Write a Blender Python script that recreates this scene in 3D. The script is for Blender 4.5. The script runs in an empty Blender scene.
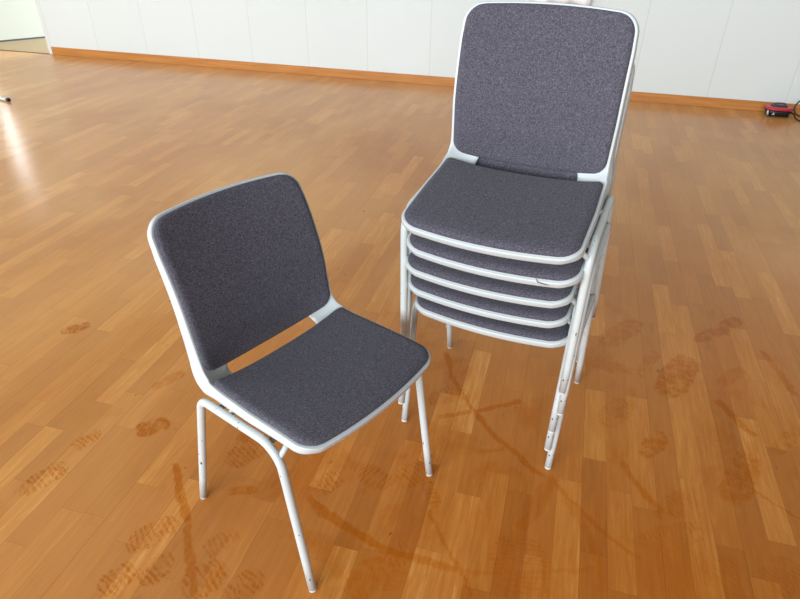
import bpy, bmesh, math, random
import numpy as np
from mathutils import Vector, Matrix
random.seed(4)
scn = bpy.context.scene
COL = scn.collection
R = math.radians

# ------------------------------------------------------------------ helpers
def link(name, me, mat=None, parent=None):
    o = bpy.data.objects.new(name, me)
    COL.objects.link(o)
    if mat is not None:
        me.materials.append(mat)
    if parent is not None:
        o.parent = parent
    return o

def mesh_from(name, verts, faces, smooth=True):
    me = bpy.data.meshes.new(name)
    me.from_pydata([tuple(v) for v in verts], [], faces)
    bm = bmesh.new(); bm.from_mesh(me)
    bmesh.ops.remove_doubles(bm, verts=bm.verts, dist=1e-6)
    bmesh.ops.recalc_face_normals(bm, faces=bm.faces)
    for f in bm.faces:
        f.smooth = smooth
    bm.to_mesh(me); bm.free()
    return me

def thing(name, label, cat, loc=(0, 0, 0), rot=(0, 0, 0), group=None):
    o = bpy.data.objects.new(name, None)
    COL.objects.link(o)
    o.empty_display_size = 0.1
    o.location = loc; o.rotation_euler = rot
    o['label'] = label; o['category'] = cat
    if group:
        o['group'] = group
    return o

def struct(o):
    o['kind'] = 'structure'
    return o

def box_verts(x0, x1, y0, y1, z0, z1):
    v = [(x, y, z) for z in (z0, z1) for y in (y0, y1) for x in (x0, x1)]
    f = [(0, 2, 3, 1), (4, 5, 7, 6), (0, 1, 5, 4), (2, 6, 7, 3), (0, 4, 6, 2), (1, 3, 7, 5)]
    return v, f

def boxes(name, lst, mat, parent=None, bevel=0.0):
    V, F = [], []
    for b in lst:
        v, f = box_verts(*b); n = len(V)
        V += v; F += [tuple(i + n for i in q) for q in f]
    me = bpy.data.meshes.new(name)
    me.from_pydata(V, [], F)
    bm = bmesh.new(); bm.from_mesh(me)
    bmesh.ops.recalc_face_normals(bm, faces=bm.faces)
    if bevel:
        bmesh.ops.bevel(bm, geom=bm.edges[:], offset=bevel, segments=2, affect='EDGES', profile=0.5)
    bm.to_mesh(me); bm.free()
    return link(name, me, mat, parent)

def tube(name, pts, rad, seg=20, cap=(True, True), t0=None, t1=None):
    """swept round tube along a polyline; returns mesh. rad may be a list"""
    P = [np.array(p, float) for p in pts]
    n = len(P)
    rads = rad if hasattr(rad, '__len__') else [rad] * n
    T = []
    for i in range(n):
        a = P[max(i - 1, 0)]; b = P[min(i + 1, n - 1)]
        t = b - a; T.append(t / np.linalg.norm(t))
    if t0 is not None: T[0] = t0 / np.linalg.norm(t0)
    if t1 is not None: T[-1] = t1 / np.linalg.norm(t1)
    up = np.array([1.0, 0, 0]) if abs(T[0][0]) < 0.9 else np.array([0, 1.0, 0])
    u = np.cross(T[0], up); u /= np.linalg.norm(u)
    V, F = [], []
    for i in range(n):
        u = u - T[i] * (u @ T[i]); u /= np.linalg.norm(u)
        w = np.cross(T[i], u)
        for k in range(seg):
            a = 2 * math.pi * k / seg
            V.append(P[i] + rads[i] * (math.cos(a) * u + math.sin(a) * w))
    for i in range(n - 1):
        for k in range(seg):
            k2 = (k + 1) % seg
            F.append((i * seg + k, i * seg + k2, (i + 1) * seg + k2, (i + 1) * seg + k))
    if cap[0]:
        F.append(tuple(range(seg))[::-1])
    if cap[1]:
        F.append(tuple((n - 1) * seg + k for k in range(seg)))
    me = mesh_from(name, V, F)
    for f in me.polygons:
        if len(f.vertices) > 4:
            f.use_smooth = False
    return me

def fillet(p0, p1, p2, r, n=10):
    p0, p1, p2 = (np.array(p, float) for p in (p0, p1, p2))
    a = (p0 - p1); a /= np.linalg.norm(a)
    b = (p2 - p1); b /= np.linalg.norm(b)
    ang = math.acos(max(-1, min(1, a @ b)))
    d = r / math.tan(ang / 2)
    c = p1 + (a + b) / np.linalg.norm(a + b) * (r / math.sin(ang / 2))
    s = p1 + a * d; e = p1 + b * d
    vs = s - c; ve = e - c
    tot = math.acos(max(-1, min(1, (vs @ ve) / (r * r))))
    out = []
    for i in range(n + 1):
        t = i / n
        out.append(c + (math.sin((1 - t) * tot) * vs + math.sin(t * tot) * ve) / math.sin(tot))
    return out

def smoothstep(a, b, x):
    t = min(1.0, max(0.0, (x - a) / (b - a)))
    return t * t * (3 - 2 * t)

# ------------------------------------------------------------------ node helper
class NT:
    def __init__(self, name):
        self.mat = bpy.data.materials.new(name)
        self.mat.use_nodes = True
        self.t = self.mat.node_tree
        self.n = self.t.nodes; self.l = self.t.links
        self.bsdf = self.n['Principled BSDF']
    def new(self, typ, **kw):
        nd = self.n.new(typ)
        for k, v in kw.items():
            setattr(nd, k, v)
        return nd
    def put(self, sock, v):
        if isinstance(v, bpy.types.NodeSocket):
            self.l.new(v, sock)
        elif v is not None:
            sock.default_value = v
    def m(self, op, a, b=None, c=None, clamp=False):
        nd = self.new('ShaderNodeMath', operation=op, use_clamp=clamp)
        for i, v in enumerate((a, b, c)):
            if v is not None:
                self.put(nd.inputs[i], v)
        return nd.outputs[0]
    def vm(self, op, a, b=None):
        nd = self.new('ShaderNodeVectorMath', operation=op)
        self.put(nd.inputs[0], a)
        if b is not None:
            self.put(nd.inputs[1], b)
        return nd.outputs['Value'] if op in ('LENGTH', 'DISTANCE', 'DOT_PRODUCT') else nd.outputs[0]
    def mapr(self, v, a, b, c=0.0, d=1.0, smooth=False):
        nd = self.new('ShaderNodeMapRange', interpolation_type='SMOOTHSTEP' if smooth else 'LINEAR', clamp=True)
        self.put(nd.inputs[0], v)
        for i, q in enumerate((a, b, c, d)):
            nd.inputs[i + 1].default_value = q
        return nd.outputs[0]
    def noise(self, vec, scale, detail=3, rough=0.5, dist=0.0):
        nd = self.new('ShaderNodeTexNoise')
        if vec is not None:
            self.put(nd.inputs['Vector'], vec)
        nd.inputs['Scale'].default_value = scale
        nd.inputs['Detail'].default_value = detail
        nd.inputs['Roughness'].default_value = rough
        nd.inputs['Distortion'].default_value = dist
        return nd
    def mapping(self, vec, loc=(0, 0, 0), rot=(0, 0, 0), scale=(1, 1, 1), kind='POINT'):
        nd = self.new('ShaderNodeMapping', vector_type=kind)
        self.put(nd.inputs[0], vec)
        nd.inputs['Location'].default_value = loc
        nd.inputs['Rotation'].default_value = rot
        nd.inputs['Scale'].default_value = scale
        return nd.outputs[0]
    def mix(self, f, a, b, blend='MIX'):
        nd = self.new('ShaderNodeMix', data_type='RGBA', blend_type=blend)
        self.put(nd.inputs[0], f)
        self.put(nd.inputs[6], a); self.put(nd.inputs[7], b)
        return nd.outputs[2]
    def ramp(self, f, stops):
        nd = self.new('ShaderNodeValToRGB')
        self.put(nd.inputs[0], f)
        cr = nd.color_ramp
        while len(cr.elements) < len(stops):
            cr.elements.new(0.5)
        for e, (p, c) in zip(cr.elements, stops):
            e.position = p; e.color = c
        return nd.outputs[0]
    def obj(self):
        return self.new('ShaderNodeTexCoord').outputs['Object']
    def bump(self, h, strength, dist):
        nd = self.new('ShaderNodeBump')
        nd.inputs['Strength'].default_value = strength
        nd.inputs['Distance'].default_value = dist
        self.put(nd.inputs['Height'], h)
        self.l.new(nd.outputs[0], self.bsdf.inputs['Normal'])
    def base(self, c): self.put(self.bsdf.inputs['Base Color'], c)
    def rough(self, v): self.put(self.bsdf.inputs['Roughness'], v)

def C(r, g, b):
    """sRGB 0-255 -> linear rgba"""
    f = lambda v: (v / 255 / 12.92) if v / 255 <= 0.04045 else ((v / 255 + 0.055) / 1.055) ** 2.4
    return (f(r), f(g), f(b), 1)

def plain(name, col, rough=0.5, metal=0.0, var=0.06, scale=30):
    k = NT(name)
    nz = k.noise(k.obj(), scale, 3).outputs['Fac']
    d = tuple(c * (1 - var) for c in col[:3]) + (1,)
    k.base(k.mix(nz, d, col)); k.rough(rough)
    k.bsdf.inputs['Metallic'].default_value = metal
    return k.mat

# ------------------------------------------------------------------ materials
FAB = dict(a=C(49, 46, 52), b=C(111, 107, 117), m=C(79, 76, 86))
def fabric_mat():
    k = NT('heather_fabric')
    o = k.obj()
    n1 = k.noise(o, 300, 2, 0.65).outputs['Fac']
    sx = k.noise(k.mapping(o, scale=(1, 0.25, 0.25)), 900, 1).outputs['Fac']
    sy = k.noise(k.mapping(o, scale=(0.25, 1, 1)), 900, 1).outputs['Fac']
    w = k.m('ADD', k.m('MULTIPLY', sx, 0.5), k.m('MULTIPLY', sy, 0.5))
    f = k.m('ADD', k.m('MULTIPLY', n1, 0.55), k.m('MULTIPLY', w, 0.45))
    col = k.ramp(f, [(0.34, FAB['a']), (0.5, FAB['m']), (0.66, FAB['b'])])
    k.base(col); k.rough(0.95)
    k.bsdf.inputs['Specular IOR Level'].default_value = 0.15
    k.bsdf.inputs['Sheen Weight'].default_value = 0.08
    k.bsdf.inputs['Sheen Roughness'].default_value = 0.5
    k.bump(f, 0.35, 0.0012)
    return k.mat

def plastic_mat():
    k = NT('light_grey_plastic')
    o = k.obj()
    n = k.noise(o, 12, 4).outputs['Fac']
    k.base(k.mix(n, C(187, 192, 193), C(196, 201, 202)))
    k.rough(0.42)
    f = k.noise(o, 900, 1).outputs['Fac']
    k.bump(f, 0.05, 0.0005)
    return k.mat

def paint_mat():
    k = NT('white_painted_steel')
    o = k.obj()
    n = k.noise(o, 14, 4).outputs['Fac']
    base = k.mix(n, C(188, 192, 191), C(198, 202, 201))
    # chips of the paint, mostly low on the legs
    c = k.noise(k.mapping(o, scale=(1, 1, 0.6)), 85, 2, 0.55).outputs['Fac']
    sep = k.new('ShaderNodeSeparateXYZ'); k.l.new(o, sep.inputs[0])
    low = k.mapr(sep.outputs[2], 0.04, 0.34, 0.07, 0.0)
    chip = k.mapr(k.m('ADD', c, low), 0.728, 0.740)
    k.base(k.mix(chip, base, C(58, 52, 48)))
    k.rough(0.33)
    return k.mat

def wood_trim_mat():
    k = NT('oiled_beech_trim')
    o = k.obj()
    n = k.noise(k.mapping(o, scale=(1.2, 10, 22)), 3, 5, 0.6).outputs['Fac']
    k.base(k.ramp(n, [(0.3, C(170, 108, 48)), (0.7, C(196, 132, 66))]))
    k.rough(0.4)
    return k.mat

P0, PW = -4.9039, 0.6003      # wall seams
def wall_panel_mat():
    k = NT('white_wall_panels')
    o = k.obj()
    sep = k.new('ShaderNodeSeparateXYZ'); k.l.new(o, sep.inputs[0])
    x = k.m('DIVIDE', k.m('SUBTRACT', sep.outputs[0], P0 - 20 * PW), PW)
    fr = k.m('FRACT', x)
    d = k.m('MULTIPLY', k.m('MINIMUM', fr, k.m('SUBTRACT', 1.0, fr)), PW)
    seam = k.mapr(d, 0.0025, 0.0055, 1.0, 0.0)
    n = k.noise(o, 2.2, 3).outputs['Fac']
    fine = k.noise(o, 60, 2).outputs['Fac']
    wt = k.new('ShaderNodeTexWhiteNoise', noise_dimensions='1D')
    k.l.new(k.m('FLOOR', x), wt.inputs['W'])
    tone = k.m('ADD', k.m('MULTIPLY', n, 0.6), k.m('MULTIPLY', wt.outputs[0], 0.4))
    base = k.mix(tone, C(209, 214, 212), C(215, 220, 218))
    k.base(k.mix(k.m('MULTIPLY', seam, 0.24), base, C(160, 163, 162)))
    k.rough(0.6)
    h = k.m('SUBTRACT', k.m('MULTIPLY', fine, 0.15), seam)
    k.bump(h, 0.25, 0.002)
    return k.mat

# ---- floor: three strip parquet with a film of dust, painted-in haze and prints wiped into it
PRINTS, ARCS = [], []       # filled below in room metres
def circ3(a, b, c):
    ax, ay = a; bx, by = b; cx, cy = c
    d = 2 * (ax * (by - cy) + bx * (cy - ay) + cx * (ay - by))
    ux = ((ax**2 + ay**2) * (by - cy) + (bx**2 + by**2) * (cy - ay) + (cx**2 + cy**2) * (ay - by)) / d
    uy = ((ax**2 + ay**2) * (cx - bx) + (bx**2 + by**2) * (ax - cx) + (cx**2 + cy**2) * (bx - ax)) / d
    return ux, uy, math.hypot(ax - ux, ay - uy)

FLO = dict(
    strips=[(0.0, C(142, 76, 22)), (0.30, C(164, 91, 27)), (0.55, C(174, 100, 33)), (0.80, C(190, 118, 48)), (1.0, C(212, 146, 76))],
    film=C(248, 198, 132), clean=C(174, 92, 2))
def parquet_mat():
    k = NT('three_strip_parquet')
    o = k.obj()
    sep = k.new('ShaderNodeSeparateXYZ'); k.l.new(o, sep.inputs[0])
    X, Y = sep.outputs[0], sep.outputs[1]
    W = 0.2 / 3
    u = k.m('DIVIDE', k.m('ADD', X, 20 * 0.2 - 0.77 + 0.8 - 0.03), W)
    row = k.m('FLOOR', u)
    r1 = k.new('ShaderNodeTexWhiteNoise', noise_dimensions='1D'); k.l.new(row, r1.inputs['W'])
    L = k.m('ADD', 0.30, k.m('MULTIPLY', r1.outputs[0], 0.22))
    v = k.m('ADD', k.m('DIVIDE', k.m('ADD', Y, 10.0), L), k.m('MULTIPLY', r1.outputs[0], 37.0))
    # uneven lengths: warp the joint position per row
    cell = k.m('FLOOR', v)
    cmb = k.new('ShaderNodeCombineXYZ'); k.l.new(row, cmb.inputs[0]); k.l.new(cell, cmb.inputs[1])
    r2 = k.new('ShaderNodeTexWhiteNoise', noise_dimensions='3D'); k.l.new(cmb.outputs[0], r2.inputs['Vector'])
    # board (three strips): colour tendency
    brd = k.m('FLOOR', k.m('DIVIDE', u, 3.0))
    r3 = k.new('ShaderNodeTexWhiteNoise', noise_dimensions='1D'); k.l.new(brd, r3.inputs['W'])
    # grain
    cmb2 = k.new('ShaderNodeCombineXYZ')
    k.l.new(k.m('MULTIPLY', X, 1.0), cmb2.inputs[0])
    k.l.new(k.m('MULTIPLY', Y, 0.07), cmb2.inputs[1])
    k.l.new(k.m('MULTIPLY', r2.outputs[0], 9.0), cmb2.inputs[2])
    grain = k.noise(cmb2.outputs[0], 95, 5, 0.65, 0.6).outputs['Fac']
    cmb3 = k.new('ShaderNodeCombineXYZ')
    k.l.new(X, cmb3.inputs[0]); k.l.new(k.m('MULTIPLY', Y, 0.22), cmb3.inputs[1]); k.l.new(k.m('MULTIPLY', r2.outputs[0], 31.0), cmb3.inputs[2])
    figure = k.noise(cmb3.outputs[0], 16, 3, 0.5, 1.2).outputs['Fac']
    tone = k.m('ADD', k.m('ADD', k.m('MULTIPLY', k.m('POWER', r2.outputs[0], 1.35), 0.52), k.m('MULTIPLY', r3.outputs[0], 0.08)),
               k.m('ADD', k.m('MULTIPLY', grain, 0.85), k.m('MULTIPLY', figure, 0.30)))
    tone = k.m('SUBTRACT', tone, 0.33, clamp=True)
    wood = k.ramp(tone, FLO['strips'])
    # seams
    fu = k.m('FRACT', u); du = k.m('MULTIPLY', k.m('MINIMUM', fu, k.m('SUBTRACT', 1.0, fu)), W)
    fb = k.m('FRACT', k.m('DIVIDE', u, 3.0)); db = k.m('MULTIPLY', k.m('MINIMUM', fb, k.m('SUBTRACT', 1.0, fb)), 0.2)
    fv = k.m('FRACT', v); dv = k.m('MULTIPLY', k.m('MINIMUM', fv, k.m('SUBTRACT', 1.0, fv)), L)
    s1 = k.mapr(du, 0.0002, 0.0009, 0.22, 0.0)
    s2 = k.mapr(db, 0.0002, 0.0011, 0.42, 0.0)
    s3 = k.mapr(dv, 0.0002, 0.0010, 0.30, 0.0)
    seam = k.m('MAXIMUM', k.m('MAXIMUM', s1, s2), s3)
    # small dark knots and specks
    kn = k.noise(k.mapping(o, scale=(1, 0.45, 1)), 46, 2, 0.5).outputs['Fac']
    knots = k.mapr(kn, 0.745, 0.785)
    # dust film with swept patches; its outward lightening also paints in floor sheen
    wob = k.noise(o, 11, 5, 0.7)
    off = k.vm('SCALE', k.vm('SUBTRACT', wob.outputs['Color'], (0.5, 0.5, 0.5)))
    off.node.inputs['Scale'].default_value = 0.05
    pw = k.vm('ADD', o, off)
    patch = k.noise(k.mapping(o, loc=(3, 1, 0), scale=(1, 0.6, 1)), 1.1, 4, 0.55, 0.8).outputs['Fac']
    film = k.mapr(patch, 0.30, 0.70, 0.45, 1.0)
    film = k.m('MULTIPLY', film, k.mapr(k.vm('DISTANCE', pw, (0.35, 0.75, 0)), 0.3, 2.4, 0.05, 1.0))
    # prints
    mask = None
    fleck = k.mapr(k.noise(k.mapping(o, rot=(0, 0, .6), scale=(1, .35, 1)), 190, 3, 0.7).outputs['Fac'], 0.38, 0.58)
    smear = k.mapr(k.noise(o, 26, 3, 0.6).outputs['Fac'], 0.34, 0.56)
    tex = k.m('MULTIPLY', k.m('ADD', 0.25, k.m('MULTIPLY', fleck, 0.75)), smear)
    for (cx, cy, ang, a, b, rib, st) in PRINTS:
        q = k.mapping(pw, loc=(cx, cy, 0), rot=(0, 0, ang), scale=(a, b, 1), kind='TEXTURE')
        qs = k.new('ShaderNodeSeparateXYZ'); k.l.new(q, qs.inputs[0])
        # super-ellipse outline
        e = k.m('ADD', k.m('POWER', k.m('ABSOLUTE', qs.outputs[0]), 2.6), k.m('POWER', k.m('ABSOLUTE', qs.outputs[1]), 2.6))
        f = k.mapr(e, 0.75, 1.05, st, 0.0)
        if rib:
            w = k.m('SINE', k.m('MULTIPLY', qs.outputs[0], a * rib))
            f = k.m('MULTIPLY', f, k.mapr(w, -0.35, 0.35, 0.25, 1.0))
        mask = f if mask is None else k.m('MAXIMUM', mask, f)
    mask = k.m('MULTIPLY', mask, tex)
    for (p0, p1, p2, w, st) in ARCS:
        cx, cy, r = circ3(p0, p1, p2)
        d = k.m('ABSOLUTE', k.m('SUBTRACT', k.vm('DISTANCE', pw, (cx, cy, 0)), r))
        f = k.mapr(d, w * 0.6, w, st, 0.0)
        mx, my = (p0[0] + p2[0]) / 2, (p0[1] + p2[1]) / 2
        hl = max(math.hypot(p0[0] - mx, p0[1] - my), math.hypot(p1[0] - mx, p1[1] - my))
        f = k.m('MULTIPLY', f, k.mapr(k.vm('DISTANCE', pw, (mx, my, 0)), hl * 0.93, hl * 1.02, 1.0, 0.0))
        mask = k.m('MAXIMUM', mask, k.m('MULTIPLY', f, k.m('ADD', 0.5, k.m('MULTIPLY', fleck, 0.5))))
    # larger irregular wiped patches around the walked-on spot
    big = k.mapr(k.noise(pw, 3.1, 4, 0.6, 0.5).outputs['Fac'], 0.54, 0.62, 0.0, 0.45)
    near = k.mapr(k.vm('DISTANCE', o, (0.15, 0.95, 0)), 0.7, 1.6, 1.0, 0.0)
    mask = k.m('MAXIMUM', mask, k.m('MULTIPLY', k.m('MULTIPLY', big, near), k.m('ADD', 0.4, k.m('MULTIPLY', fleck, 0.6))))
    # colours
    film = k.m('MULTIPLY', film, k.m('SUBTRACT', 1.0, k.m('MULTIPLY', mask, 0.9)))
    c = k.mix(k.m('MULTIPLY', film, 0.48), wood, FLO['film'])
    wet = k.mix(1.0, wood, C(246, 222, 150), 'MULTIPLY')
    wet = k.mix(0.45, wet, FLO['clean'])
    c = k.mix(k.m('MULTIPLY', mask, 0.78), c, wet)
    c = k.mix(seam, c, C(92, 52, 22))
    c = k.mix(k.m('MULTIPLY', knots, 0.7), c, C(84, 50, 26))
    k.base(c)
    ro = k.m('SUBTRACT', k.m('ADD', 0.17, k.m('MULTIPLY', film, 0.06)), k.m('MULTIPLY', mask, 0.05))
    k.rough(ro)
    k.bsdf.inputs['Specular IOR Level'].default_value = 0.16
    h = k.m('ADD', k.m('MULTIPLY', grain, 0.25), k.m('MULTIPLY', seam, -1.0))
    k.bump(h, 0.08, 0.001)
    return k.mat

# camera calibration (also used to place the floor marks where they were surveyed)
CAM = dict(f=604.8042, pitch=32.5474, roll=0.9406, yaw=15.1292, h=1.3463)
def cam_axes():
    y, t, r = R(CAM['yaw']), R(CAM['pitch']), R(CAM['roll'])
    fwd = np.array([-math.sin(y) * math.cos(t), math.cos(y) * math.cos(t), -math.sin(t)])
    right = np.array([math.cos(y), math.sin(y), 0.0])
    up = np.cross(right, fwd)
    return math.cos(r) * right + math.sin(r) * up, -math.sin(r) * right + math.cos(r) * up, fwd
def on_floor(u, v, z=0.0):
    r, uu, f = cam_axes()
    d = f + r * (u - 400) / CAM['f'] - uu * (v - 299.5) / CAM['f']
    t = (z - CAM['h']) / d[2]
    return (float(t * d[0]), float(t * d[1]))

def pr(u0, v0, u1, v1, wid, rib=0, st=1.0):
    """sole print from one end to the other (floor survey points), width in m"""
    a = on_floor(u0, v0); b = on_floor(u1, v1)
    ln = math.hypot(b[0] - a[0], b[1] - a[1])
    PRINTS.append(((a[0] + b[0]) / 2, (a[1] + b[1]) / 2, math.atan2(b[1] - a[1], b[0] - a[0]), ln / 2, wid / 2, rib, st))
def arc(p, q, s, w, st=0.8):
    ARCS.append((on_floor(*p), on_floor(*q), on_floor(*s), w, st))

RB = 2 * math.pi / 0.0135
pr(20, 492, 68, 464, .075, RB, .8); pr(74, 450, 101, 429, .06, RB, .8)
pr(133, 434, 171, 420, .07, 0, .9)
pr(60, 332, 90, 325, .06, 0, .75)
pr(126, 548, 180, 520, .075, RB, .9); pr(138, 584, 172, 556, .07, RB, .8)
pr(97, 596, 134, 566, .07, RB, .9); pr(180, 596, 225, 566, .09, RB, .9); pr(225, 598, 262, 572, .07, RB, .8)
pr(226, 466, 272, 434, .09, RB, .9); pr(224, 494, 262, 488, .035, 0, .8)
pr(236, 444, 252, 430, .05, 0, .8)
pr(200, 555, 238, 533, .06, RB, .6)
pr(313, 492, 342, 475, .07, RB, 1); pr(355, 466, 390, 486, .07, RB, .9)
pr(394, 486, 438, 458, .08, RB, .9); pr(425, 480, 436, 508, .045, RB, 1)
pr(386, 560, 410, 548, .07, RB, .9); pr(345, 592, 392, 562, .10, 0, .7)
pr(388, 595, 400, 560, .05, RB, .6)
pr(519, 596, 520, 534, .15, RB, .9)
pr(428, 404, 462, 384, .06, RB, .6); pr(440, 400, 470, 392, .06, 0, .5)
pr(642, 456, 664, 432, .06, 0, .9); pr(655, 518, 682, 498, .06, RB, .9)
pr(728, 505, 752, 452, .09, 0, .85); pr(640, 546, 702, 528, .08, RB, .8)
pr(775, 456, 797, 427, .05, RB, .9); pr(662, 398, 690, 356, .11, 0, .9)
pr(600, 425, 632, 400, .09, RB, .6)
pr(720, 386, 744, 368, .05, RB, .9); pr(695, 342, 722, 328, .06, 0, .7)
pr(600, 345, 640, 320, .10, 0, .5); pr(720, 332, 740, 318, .06, 0, .8)
pr(640, 378, 656, 350, .05, RB, .6); pr(604, 300, 645, 330, .05, RB, .4)
pr(770, 590, 796, 560, .08, RB, .6); pr(700, 590, 740, 560, .08, RB, .6)
pr(150, 390, 185, 372, .05, 0, .4); pr(410, 540, 440, 520, .05, 0, .4)
arc((446, 352), (474, 411), (549, 479), .010); arc((545, 476), (585, 515), (640, 563), .009, .7)
arc((307, 495), (375, 544), (462, 570), .014, .85)
arc((462, 570), (520, 574), (600, 566), .008, .5)
arc((429, 508), (450, 552), (475, 597), .006, .8)
arc((553, 476), (537, 503), (519, 531), .022, .55)
arc((438, 417), (480, 410), (522, 400), .011, .7)
arc((474, 453), (488, 451), (504, 449), .008, .5)
arc((175, 464), (180, 492), (187, 524), .013, .85)
arc((187, 524), (190, 560), (194, 598), .014, .6)
arc((620, 460), (640, 488), (662, 512), .012, .8)
arc((717, 400), (736, 420), (757, 438), .016, .8)
arc((747, 485), (773, 502), (800, 518), .005, .7)
arc((762, 350), (780, 374), (797, 396), .014, .7)
arc((702, 291), (717, 285), (732, 279), .012, .7)
arc((565, 500), (590, 540), (602, 597), .014, .45)

M = dict(
    fabric=fabric_mat(), plastic=plastic_mat(), paint=paint_mat(), trim=wood_trim_mat(), wall=wall_panel_mat(),
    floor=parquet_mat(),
    cap=plain('pale_plastic_cap', C(205, 203, 197), .5),
    black=plain('black_rubber', C(22, 22, 24), .45),
    scuff=plain('grey_scuff', C(104, 102, 104), .6),
    dark=plain('dark_grey_plastic', C(52, 50, 54), .4),
    red=plain('red_plastic', C(186, 44, 58), .35),
    silver=plain('pale_grey_plastic', C(190, 190, 190), .35),
    plain_wall=plain('white_plaster', C(232, 236, 228), .7, scale=4, var=.02),
    cloth=plain('white_cotton', C(238, 238, 240), .9, scale=40, var=.03),
    tan=plain('tan_stone', C(176, 150, 116), .55, scale=3, var=.08),
    skirt=plain('grey_skirting', C(96, 100, 112), .5),
    white_metal=plain('white_enamel', C(214, 220, 212), .3),
    line=plain('dark_threshold', C(104, 78, 56), .6),
)

# ------------------------------------------------------------------ chair geometry
EDGE = [(.197, .4425), (.182, .4485), (.145, .4515), (.08, .4505), (.0, .448), (-.07, .4465), (-.105, .449), (-.130, .457),
        (-.1465, .472), (-.155, .497), (-.163, .535), (-.174, .59), (-.190, .645), (-.211, .70), (-.235, .752), (-.260, .800)]
def catmull(P, n=14):
    P = [np.array(p, float) for p in P]
    out = []
    for i in range(len(P) - 1):
        p0 = P[i - 1] if i else 2 * P[0] - P[1]
        p3 = P[i + 2] if i + 2 < len(P) else 2 * P[-1] - P[-2]
        p1, p2 = P[i], P[i + 1]
        for j in range(n):
            t = j / n
            out.append(.5 * ((2 * p1) + (-p0 + p2) * t + (2 * p0 - 5 * p1 + 4 * p2 - p3) * t * t + (-p0 + 3 * p1 - 3 * p2 + p3) * t ** 3))
    out.append(P[-1])
    return np.array(out)
PROF = catmull(EDGE)
SL = np.concatenate([[0], np.cumsum(np.linalg.norm(np.diff(PROF, axis=0), axis=1))])
ST = SL[-1]
def s_at(y=None, z=None, back=False):
    for i in range(len(PROF)):
        if (not back and PROF[i][0] <= y) or (back and z is not None and PROF[i][1] >= z and PROF[i][0] < -.13):
            return SL[i]
SP = s_at(y=-.117)                 # rear edge of the seat pad
SB = s_at(z=.4635, back=True)       # lower edge of the backrest pad
S_MID = (SP + SB) / 2
def prof(s):
    s = min(max(s, 0), ST)
    y = np.interp(s, SL, PROF[:, 0]); z = np.interp(s, SL, PROF[:, 1])
    e = .006
    a = max(s - e, 0); b = min(s + e, ST)
    ty = np.interp(b, SL, PROF[:, 0]) - np.interp(a, SL, PROF[:, 0])
    tz = np.interp(b, SL, PROF[:, 1]) - np.interp(a, SL, PROF[:, 1])
    l = math.hypot(ty, tz)
    return y, z, ty / l, tz / l
WPTS = [(0, .2120), (.18, .2145), (SP, .2110), (S_MID, .2070), (SB + .02, .2050), (SB + .12, .2075), (ST - .08, .2070), (ST, .202)]
def wmax(s):
    return float(np.interp(s, [p[0] for p in WPTS], [p[1] for p in WPTS]))
DISH = [(0, .0), (.05, .004), (.15, .010), (SP - .05, .011), (SP - .01, .016), (S_MID - .008, .052), (S_MID + .010, .052), (SB + .015, .034), (SB + .06, .022), (SB + .15, .018), (ST, .024)]
SDN = np.linspace(0, ST, 400)
DSM = np.interp(SDN, [p[0] for p in DISH], [p[1] for p in DISH])
_k = np.exp(-(np.linspace(-3, 3, 37) ** 2)); _k /= _k.sum()
DSM = np.convolve(np.pad(DSM, 18, mode='edge'), _k, mode='valid')
def surf(x, s):
    y, z, ty, tz = prof(s)
    u = x / wmax(s)
    q = max(0.0, 1 - u * u)
    qb = max(0.0, 1 - abs(u) ** 3.2)
    kb = math.exp(-((s - S_MID - .01) / .04) ** 2)
    d = float(np.interp(s, SDN, DSM)) * (q * (1 - kb) + qb * kb)
    ny, nz = tz, -ty                      # surface normal in the side plane (up on the seat, forward on the back)
    if nz < 0 and ny < 0: ny, nz = -ny, -nz
    fb = .023 * q * math.exp(-(s / .10) ** 2)
    tc = .016 * q * math.exp(-((ST - s) / .10) ** 2)
    return np.array([x, y - ny * d + (-ty) * fb + ty * tc, z - nz * d + (-tz) * fb * .3 + tz * tc])
def normal(x, s):
    e = .002
    a = surf(x + e, s) - surf(x - e, s)
    s0, s1 = max(s - e, 0), min(s + e, ST)
    b = surf(x, s1) - surf(x, s0)
    n = np.cross(b, a)
    n /= np.linalg.norm(n)
    if n[1] + n[2] < 0: n = -n
    return n
def corner_w(s, lo, hi, r0, r1, W):
    w = W
    if s - lo < r0:
        q = r0 - (s - lo); w -= r0 - math.sqrt(max(0, r0 * r0 - q * q))
    if hi - s < r1:
        q = r1 - (hi - s); w -= r1 - math.sqrt(max(0, r1 * r1 - q * q))
    return w

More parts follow.
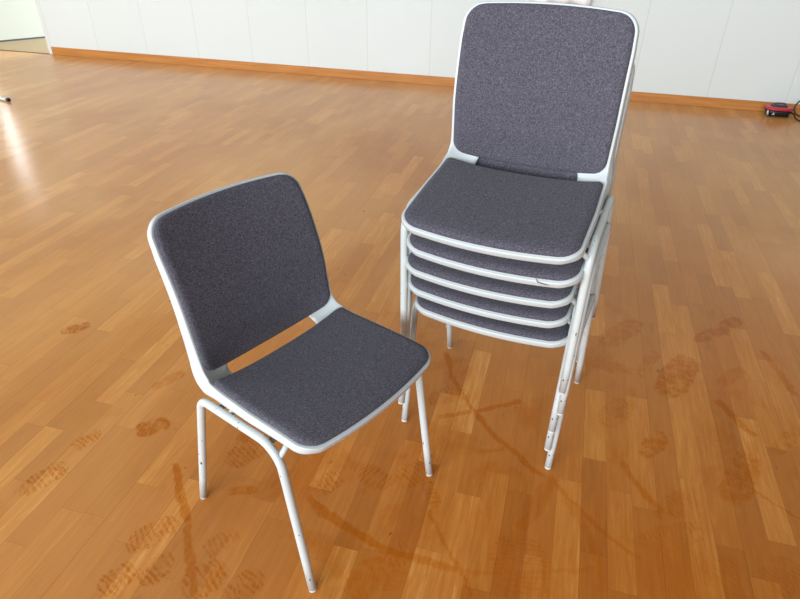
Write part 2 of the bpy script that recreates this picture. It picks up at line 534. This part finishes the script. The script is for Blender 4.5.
def shell_mesh():
    NX = 61
    us = [math.sin(math.pi / 2 * v) * .35 + v * .65 for v in np.linspace(-1, 1, NX)]
    r0, r1 = .042, .040
    rows = sorted(set([round(v, 5) for v in
        list(r0 * (1 - np.cos(np.linspace(0, math.pi / 2, 12)))) + list(np.linspace(r0, SP - .02, 26)) +
        list(np.linspace(SP - .02, SB + .03, 26)) + list(np.linspace(SB + .03, ST - r1, 30)) +
        list(ST - r1 * (1 - np.cos(np.linspace(0, math.pi / 2, 10))))]))
    rows[-1] = ST
    NS = len(rows)
    hw, hh = .137, (SB - SP) / 2 + .006
    sc = S_MID
    def stad(x, s):     # signed distance to the slot
        dx = max(abs(x) - (hw - hh), 0)
        return math.hypot(dx, s - sc) - hh
    PX = np.zeros((NS, NX, 2))
    for i, s in enumerate(rows):
        w = corner_w(s, 0, ST, r0, r1, wmax(s))
        for j, u in enumerate(us):
            PX[i, j] = (u * w, s)
    keep = np.ones((NS - 1, NX - 1), bool)
    for i in range(NS - 1):
        for j in range(NX - 1):
            c = (PX[i, j] + PX[i + 1, j + 1]) / 2
            keep[i, j] = stad(c[0], c[1]) > 0
    # snap the hole's edge onto the stadium outline
    hole_edges = []
    hv = set()
    for i in range(NS - 1):
        for j in range(NX - 1):
            if not keep[i, j]:
                for (di, dj, e) in ((-1, 0, ((i, j), (i, j + 1))), (1, 0, ((i + 1, j), (i + 1, j + 1))), (0, -1, ((i, j), (i + 1, j))), (0, 1, ((i, j + 1), (i + 1, j + 1)))):
                    if keep[i + di, j + dj]:
                        hole_edges.append(e); hv.update(e)
    for (i, j) in hv:
        for _ in range(3):
            x, s = PX[i, j]; d = stad(x, s); e = 1e-4
            g = np.array([(stad(x + e, s) - stad(x - e, s)), (stad(x, s + e) - stad(x, s - e))]) / (2 * e)
            PX[i, j] = PX[i, j] - g * d
    V, F = [], []
    top = {}; bot = {}
    TH = .0045
    used = set()
    for i in range(NS - 1):
        for j in range(NX - 1):
            if keep[i, j]:
                used.update(((i, j), (i + 1, j), (i, j + 1), (i + 1, j + 1)))
    for key in used:
        x, s = PX[key]
        p = surf(x, s); n = normal(x, s)
        top[key] = len(V); V.append(p)
        bot[key] = len(V); V.append(p - n * TH)
    for i in range(NS - 1):
        for j in range(NX - 1):
            if keep[i, j]:
                a, b, c, d = (i, j), (i + 1, j), (i + 1, j + 1), (i, j + 1)
                F.append((top[a], top[b], top[c], top[d])); F.append((bot[d], bot[c], bot[b], bot[a]))
    for a, b in hole_edges:
        F.append((top[a], top[b], bot[b], bot[a]))
    # rolled rim all round
    loop = [(0, j) for j in range(NX)] + [(i, NX - 1) for i in range(1, NS)] + [(NS - 1, j) for j in range(NX - 2, -1, -1)] + [(i, 0) for i in range(NS - 2, 0, -1)]
    n = len(loop)
    pts = [surf(*PX[k]) for k in loop]; nrm = [normal(*PX[k]) for k in loop]
    cen = [surf(0, min(max(PX[k][1], .08), ST - .08)) for k in loop]
    rings = []
    HS = [(0, .0185), (.03, .0185), (.08, .020), (.2, .0238), (SP - .03, .028), (S_MID, .034), (SB + .05, .031), (ST - .08, .018), (ST - .02, .012), (ST, .009)]
    prev_ring = None
    outs = []
    for i in range(n):
        t = pts[(i + 1) % n] - pts[i - 1]; t /= np.linalg.norm(t)
        o = np.cross(t, nrm[i]); o /= np.linalg.norm(o)
        if o @ (pts[i] - cen[i]) < 0: o = -o
        outs.append(o)
    for _ in range(4):
        outs = [outs[i - 1] + 2 * outs[i] + outs[(i + 1) % n] for i in range(n)]
        outs = [o / np.linalg.norm(o) for o in outs]
        nrm = [nrm[i - 1] + 2 * nrm[i] + nrm[(i + 1) % n] for i in range(n)]
        nrm = [o / np.linalg.norm(o) for o in nrm]
    hs = []
    for i in range(n):
        hs.append(float(np.interp(PX[loop[i]][1], [p[0] for p in HS], [p[1] for p in HS])))
    rid = []
    for i in range(n):
        h = hs[i]
        pp = [(.0010, .0003), (.0020, .0012), (.0027, .0028), (.0031, .0055), (.0036, max(.0062, h * .75)), (.0033, h - .0005), (.0022, h + .0004), (.0008, h), (.0002, h * .7), (-.0002, TH + .0006)]
        ring = [top[loop[i]]]
        for (a, d) in pp:
            ring.append(len(V)); V.append(pts[i] + outs[i] * a - nrm[i] * d)
        ring.append(bot[loop[i]])
        rid.append(ring)
    for i in range(n):
        a = rid[i]; b = rid[(i + 1) % n]
        for q in range(len(a) - 1):
            F.append((a[q], b[q], b[q + 1], a[q + 1]))
    return mesh_from('shell', V, F)

def pad_mesh(name, lo, hi, inset, r0, r1, T, edge, puff):
    NX, NS = 57, 61
    def cl(n): 
        v = np.linspace(-1, 1, n); return [math.sin(math.pi / 2 * q) * .6 + q * .4 for q in v]
    us = cl(NX); ts = cl(NS)
    V = []; F = []
    mid, half = (lo + hi) / 2, (hi - lo) / 2
    PX = np.zeros((NS, NX, 2))
    for i, t in enumerate(ts):
        s = mid + half * t
        w = corner_w(s, lo, hi, r0, r1, wmax(s) - inset)
        for j, u in enumerate(us):
            PX[i, j] = (u * w, s)
    def dist(x, s):
        W = wmax(s) - inset
        r = r0 if s < mid else r1
        qx = abs(x) - (W - r); qy = abs(s - mid) - (half - r)
        return -(math.hypot(max(qx, 0), max(qy, 0)) + min(max(qx, qy), 0) - r)
    top = np.zeros((NS, NX), int); bot = np.zeros((NS, NX), int)
    for i in range(NS):
        for j in range(NX):
            x, s = PX[i, j]
            d = max(dist(x, s), 0)
            q = min(d / edge, 1)
            h = T * (.28 + .72 * math.sqrt(max(0, 1 - (1 - q) ** 2))) + puff * min(1, d / .10) ** .8
            p = surf(x, s); n = normal(x, s)
            top[i, j] = len(V); V.append(p + n * h)
            bot[i, j] = len(V); V.append(p + n * .0006)
    for i in range(NS - 1):
        for j in range(NX - 1):
            F.append((top[i, j], top[i + 1, j], top[i + 1, j + 1], top[i, j + 1]))
            F.append((bot[i, j + 1], bot[i + 1, j + 1], bot[i + 1, j], bot[i, j]))
    loop = [(0, j) for j in range(NX)] + [(i, NX - 1) for i in range(1, NS)] + [(NS - 1, j) for j in range(NX - 2, -1, -1)] + [(i, 0) for i in range(NS - 2, 0, -1)]
    for a, b in zip(loop, loop[1:] + loop[:1]):
        F.append((top[a], top[b], bot[b], bot[a]))
    return mesh_from(name, V, F)

TR = .0099
FRONT_FOOT = (.2270, .1885, .0); REAR_FOOT = (.2316, -.2352, .0)
REAR_BEND = (.2275, -.143, .403); FRONT_BEND = (.2275, .123, .423)
def make_chair(label, cat, group):
    t = thing('stacking_chair', label, cat, group=group)
    link('shell', shell_mesh(), M['plastic'], t)
    link('seat_pad', pad_mesh('seat_pad', .0055, SP, .0048, .038, .014, .0105, .016, .0025), M['fabric'], t)
    link('backrest_pad', pad_mesh('backrest_pad', SB, ST - .0030, .0036, .026, .038, .0105, .014, .002), M['fabric'], t)
    for sx in (-1, 1):
        mir = lambda p: np.array([p[0] * sx, p[1], p[2]])
        rf, rb, fb, ff = mir(REAR_FOOT), mir(REAR_BEND), mir(FRONT_BEND), mir(FRONT_FOOT)
        b1 = fillet(rf, rb, fb, .038, 12)
        b2 = fillet(rb, fb, ff, .062, 16)
        capl = .007
        def up(a, b, d): return a + (b - a) / np.linalg.norm(b - a) * d
        rl = [up(rf, b1[0], capl)] + [up(rf, b1[0], capl) * (1 - q) + b1[0] * q for q in (.25, .5, .75)] + b1
        fl = b2 + [b2[-1] * (1 - q) + up(ff, b2[-1], capl) * q for q in (.25, .5, .75, 1)]
        rail = [b1[-1]] + [b1[-1] * (1 - q) + b2[0] * q for q in (.25, .5, .75)] + [b2[0]]
        dr = b2[0] - b1[-1]
        for pts, foot, nxt, kw in ((rl, rf, rl[0], dict(t1=dr, cap=(True, False))), (fl, ff, fl[-1], dict(t0=dr, cap=(False, True)))):
            lg = link('leg', tube('leg', pts, TR, **kw), M['paint'], t)
            d = (nxt - foot)
            cp = [foot, foot + d * .2, nxt]
            link('foot_cap', tube('foot_cap', cp, [TR * .72, TR * .94, TR * .97]), M['cap'], lg)
        rl_o = link('side_rail', tube('side_rail', rail, TR, cap=(False, False)), M['paint'], t)
        for yy in (.128, -.045):
            if yy > 0:
                p = b2[11]; e = np.array([sx * .190, p[1] + .006, .434])
            else:
                q = (yy - b1[-1][1]) / (b2[0][1] - b1[-1][1])
                p = b1[-1] * (1 - q) + b2[0] * q
                e = np.array([sx * .170, yy, .425])
            pts = [p, p * .6 + e * .4 - np.array([0, 0, .003]), e]
            link('bracket', tube('bracket', pts, [.0075, .0065, .0065], 14), M['paint'], rl_o)
    for yy, zz in ((.080, .409), (-.090, .403)):
        pts = [(-.224, yy, zz - .006), (-.17, yy, zz), (0, yy, zz + .001), (.17, yy, zz), (.224, yy, zz - .006)]
        link('cross_bar', tube('cross_bar', pts, .008, 14), M['paint'], t)
    return t

def copy_tree(o, parent=None):
    kids = [c for c in bpy.data.objects if c.parent == o]
    c = o.copy(); COL.objects.link(c)
    if parent is not None:
        c.parent = parent
    for ch in kids:
        copy_tree(ch, c)
    return c

GRP = 'grey padded stacking chairs'
first = make_chair('single white and grey padded chair standing alone in front of the stack', 'chair', GRP)
AX, AY, AR = -.4848, 1.0362, 66.1657
first.location = (AX, AY, 0)
first.rotation_euler = (0, 0, R(AR + 180))

TX, TY, TRZ = -.096, 1.509, -8.7198
PZ, QY, TILT = .0823, .0040, -2.6126
DX = [-.003, .008, .007, -.006, -.001]
LAB = ['lowest grey padded chair of the stack, its four feet standing on the floor',
       'second chair from the bottom of the stack, resting on the lowest one',
       'middle chair of the five in the stack, two chairs above and two below it',
       'second chair from the top of the stack, dark curved scuff on its front rim',
       'topmost chair of the stack, its whole seat and backrest in view']
stack = []
rz = R(TRZ + 180)
for k in range(5):
    c = copy_tree(first)
    dx, dy = DX[k], QY * k
    c.location = (TX + math.cos(rz) * dx - math.sin(rz) * dy, TY + math.sin(rz) * dx + math.cos(rz) * dy, PZ * k)
    c.rotation_euler = (R(TILT * k), 0, rz)
    c['label'] = LAB[k]
    stack.append(c)
# the scuff on the rim of the fourth chair
def rim_pt(x, d):
    p = surf(x, 0.0); n = normal(x, 0.0)
    return p + np.array([0, .0052, 0]) - n * d
sc = [rim_pt(-.122, -.0035) + np.array([0, -.006, .002]), rim_pt(-.127, .0002), rim_pt(-.134, .003), rim_pt(-.143, .006), rim_pt(-.152, .0085)]
link('scuff_mark', tube('scuff_mark', sc, [.0005, .0010, .0012, .0010, .0005], 8), M['scuff'], stack[3])

# ------------------------------------------------------------------ the room
WY = 5.7228; WX0 = -5.556
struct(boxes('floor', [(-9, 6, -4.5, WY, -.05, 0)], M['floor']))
struct(boxes('floor_passage', [(-9, WX0 + .3, WY, 9.5, -.05, 0)], M['tan']))
struct(boxes('trim_threshold', [(-6.95, WX0, WY - .012, WY + .012, -.01, .004)], M['line']))
struct(boxes('wall_back', [(WX0, 6, WY, WY + .14, 0, 2.9)], M['wall'], bevel=.004))
struct(boxes('baseboard_back', [(-5.505, 6, WY - .010, WY + .01, 0, .078)], M['trim'], bevel=.002))
a = np.array([-6.601, 6.111]); b = np.array([-6.34, 6.499]); dv = (b - a) / np.linalg.norm(b - a); nv = np.array([-dv[1], dv[0]])
def slab(name, t0, t1, d0, d1, z0, z1, mat):
    q = [a + dv * t0 + nv * d0, a + dv * t1 + nv * d0, a + dv * t1 + nv * d1, a + dv * t0 + nv * d1]
    V = [(p[0], p[1], z) for z in (z0, z1) for p in q]
    F = [(3, 2, 1, 0), (4, 5, 6, 7)] + [(i, (i + 1) % 4, (i + 1) % 4 + 4, i + 4) for i in range(4)]
    return link(name, mesh_from(name, V, F, False), mat)
struct(slab('wall_far', -.47, 2.6, 0, .12, 0, 2.9, M['plain_wall']))
struct(slab('baseboard_far', -.47, 2.6, -.006, .0, 0, .017, M['skirt']))

struct(boxes('wall_left', [(-7.02, -6.9, -4.5, WY, 0, .8), (-7.02, -6.9, -4.5, WY, 3.0, 3.3), (-7.02, -6.9, -4.5, -2.35, .8, 3.0), (-7.02, -6.9, 3.55, WY, .8, 3.0)], M['plain_wall']))
# narrow window beside the passage wall (its glare lies on the floor)
k = NT('bright_window_pane')
k.bsdf.inputs['Emission Color'].default_value = (.95, .98, 1, 1)
k.bsdf.inputs['Emission Strength'].default_value = 17
struct(slab('window_1', -.22, -.16, -.006, .02, .78, 1.75, k.mat))
for nm, q in (('trim_1', (-.26, -.22, -.02, .02, .72, 1.81)), ('trim_2', (-.16, -.12, -.02, .02, .72, 1.81)), ('trim_3', (-.22, -.16, -.02, .02, 1.75, 1.81)), ('trim_4', (-.22, -.16, -.02, .02, .72, .78))):
    struct(slab(nm, *q, M['white_metal']))

# white cloth on the back wall
cl = thing('hanging_cloth', 'white cloth hanging on the back wall, seen just above the top chair', 'cloth', (-.23, WY, 1.75))
def cloth_mesh():
    NX, NZ = 60, 24
    V, F = [], []
    for side in (0, 1):
        for i in range(NZ + 1):
            for j in range(NX + 1):
                u = j / NX; v = i / NZ
                x = -.265 + .53 * u
                z = -1.015 * v - .012 * math.sin(u * 7) * v
                yy = -.045 - .018 * v * math.sin(u * 21 + 1.2 * math.sin(v * 2)) - .01 * math.sin(u * 9) * v
                V.append((x, yy - (.003 if side else 0), z))
    n = (NX + 1) * (NZ + 1)
    for i in range(NZ):
        for j in range(NX):
            q = i * (NX + 1) + j
            F.append((q, q + 1, q + NX + 2, q + NX + 1)); F.append((n + q + NX + 1, n + q + NX + 2, n + q + 1, n + q))
    bd = [j for j in range(NX + 1)] + [i * (NX + 1) + NX for i in range(1, NZ + 1)] + [NZ * (NX + 1) + j for j in range(NX - 1, -1, -1)] + [i * (NX + 1) for i in range(NZ - 1, 0, -1)]
    for p, q in zip(bd, bd[1:] + bd[:1]):
        F.append((p, q, n + q, n + p))
    return mesh_from('cloth', V, F)
link('cloth', cloth_mesh(), M['cloth'], cl)
link('rail', tube('rail', [(-.29, -.047, .004), (.29, -.047, .004)], .009, 14), M['silver'], cl)
for x in (-.27, .27):
    link('wall_mount', tube('wall_mount', [(x, 0.0, .004), (x, -.047, .004)], .008, 12), M['silver'], cl)

# white pole lying at the left edge
p0 = on_floor(9, 100, .014); p1 = on_floor(0, 98, .014)
d = np.array([p1[0] - p0[0], p1[1] - p0[1]]); d /= np.linalg.norm(d)
po = thing('metal_pole', 'white metal pole with a black end, lying on the floor at the left edge', 'pole', (p0[0], p0[1], 0))
q = lambda t: (d[0] * t, d[1] * t, .0152)
link('pole_tube', tube('pole_tube', [q(.02), q(.4), q(.8), q(1.1)], .014, 18), M['white_metal'], po)
link('end_cap', tube('end_cap', [q(-.004), q(.0), q(.022)], [.011, .0152, .0152], 18), M['black'], po)

# corded machine by the wall on the right
mx, my = 1.632, 5.610
ma = thing('floor_machine', 'small red and black corded machine on the floor against the wall', 'machine', (mx, my, 0), (0, 0, R(4)))
ma.scale = (.74, .72, .62)
def loft(name, rings, seg=36, p=3.0):
    V, F = [], []
    for (z, ax_, ay_, ox, oy) in rings:
        for k_ in range(seg):
            t_ = 2 * math.pi * k_ / seg
            c_, s_ = math.cos(t_), math.sin(t_)
            V.append((ox + ax_ * math.copysign(abs(c_) ** (2 / p), c_), oy + ay_ * math.copysign(abs(s_) ** (2 / p), s_), z))
    for i in range(len(rings) - 1):
        for k_ in range(seg):
            k2 = (k_ + 1) % seg
            F.append((i * seg + k_, i * seg + k2, (i + 1) * seg + k2, (i + 1) * seg + k_))
    F.append(tuple(range(seg))[::-1]); F.append(tuple((len(rings) - 1) * seg + k_ for k_ in range(seg)))
    return mesh_from(name, V, F)
link('body', loft('body', [(.006, .100, .070, .006, 0), (.012, .110, .080, .004, 0), (.05, .122, .090, 0, 0), (.085, .128, .094, 0, 0)]), M['black'], ma)
link('lid', loft('lid', [(.0855, .128, .095, 0, 0), (.092, .136, .104, 0, 0), (.108, .137, .105, 0, 0), (.118, .128, .096, 0, 0), (.122, .110, .08, 0, 0)]), M['red'], ma)
link('top_plate', loft('top_plate', [(.1222, .085, .06, .006, .012), (.134, .080, .056, .006, .012), (.140, .066, .044, .006, .012)]), M['dark'], ma)
hp = [(-.05, .01, .138), (-.046, .01, .152), (-.02, .01, .160), (.03, .01, .160), (.058, .01, .152), (.062, .01, .138)]
link('handle', tube('handle', hp, .006, 12), M['black'], ma)
link('clasp', tube('clasp', [(-.112, -.070, .022), (-.120, -.076, .055), (-.123, -.080, .084)], [.009, .011, .008], 10), M['silver'], ma)
for (x, y) in ((-.09, -.06), (.09, -.06), (-.09, .06), (.09, .06)):
    link('foot', loft('foot', [(0, .016, .014, x, y), (.010, .016, .014, x, y)], 16, 2), M['dark'], ma)
link('badge', loft('badge', [(.030, .0001, .0001, -.062, -.088), (.031, .017, .004, -.062, -.088), (.062, .002, .004, -.062, -.0925)], 12, 2), M['silver'], ma)
def cable(pts, n=10):
    P = [np.array(p, float) for p in pts]; out = []
    for i in range(len(P) - 1):
        a0 = P[i - 1] if i else 2 * P[0] - P[1]
        a3 = P[i + 2] if i + 2 < len(P) else 2 * P[-1] - P[-2]
        for j in range(n):
            t_ = j / n
            out.append(.5 * ((2 * P[i]) + (-a0 + P[i + 1]) * t_ + (2 * a0 - 5 * P[i] + 4 * P[i + 1] - a3) * t_ ** 2 + (-a0 + 3 * P[i] - 3 * P[i + 1] + a3) * t_ ** 3))
    out.append(P[-1]); return out
cd = [(.10, -.02, .06), (.135, -.09, .06), (.15, -.14, .02), (.175, -.20, .012), (.23, -.25, .012), (.32, -.27, .012), (.38, -.22, .012), (.40, -.12, .05), (.36, -.06, .17), (.27, -.05, .24),
      (.18, -.05, .225), (.135, -.06, .15), (.15, -.07, .075), (.22, -.08, .03), (.40, -.07, .012), (.60, -.02, .012)]
link('cord', tube('cord', cable(cd), .0085, 12), M['black'], ma)

# ------------------------------------------------------------------ camera
cd_ = bpy.data.cameras.new('camera'); cam = bpy.data.objects.new('camera', cd_); COL.objects.link(cam)
r_, u_, f_ = cam_axes()
cam.matrix_world = Matrix(((r_[0], u_[0], -f_[0], 0), (r_[1], u_[1], -f_[1], 0), (r_[2], u_[2], -f_[2], CAM['h']), (0, 0, 0, 1)))
cd_.sensor_fit = 'HORIZONTAL'; cd_.sensor_width = 36
cd_.lens = CAM['f'] / 800 * 36
cd_.clip_start = .02; cd_.clip_end = 60
scn.camera = cam

# ------------------------------------------------------------------ light
w = bpy.data.worlds.new('world'); scn.world = w; w.use_nodes = True
bg = w.node_tree.nodes['Background']
bg.inputs[0].default_value = (1.0, .95, .90, 1); bg.inputs[1].default_value = .26
def area(name, loc, target, sx, sy, power, col):
    l = bpy.data.lights.new(name, 'AREA'); l.shape = 'RECTANGLE'; l.size = sx; l.size_y = sy
    l.energy = power; l.color = col
    o = bpy.data.objects.new(name, l); COL.objects.link(o)
    o.location = loc
    o.rotation_euler = (Vector(target) - Vector(loc)).to_track_quat('-Z', 'Y').to_euler()
    return o
area('window_daylight_left', (-6.86, .6, 1.9), (0, .6, 1.75), 5.8, 2.1, 200, (.87, .95, 1))
area('window_daylight_front', (-2.3, -7.5, 3.4), (-.2, 1.8, .8), 10.0, 3.0, 1650, (.87, .95, 1))
area('passage_fill', (-4.9, 8.0, 2.2), (-6.4, 6.4, .6), 1.6, 1.6, 150, (.86, 1, .98))  # added lamp, hidden behind the back wall, to brighten the far wall

vs = scn.view_settings
vs.view_transform = 'Standard'; vs.look = 'None'; vs.gamma = 1; vs.use_curve_mapping = False
vs.exposure = 0.0
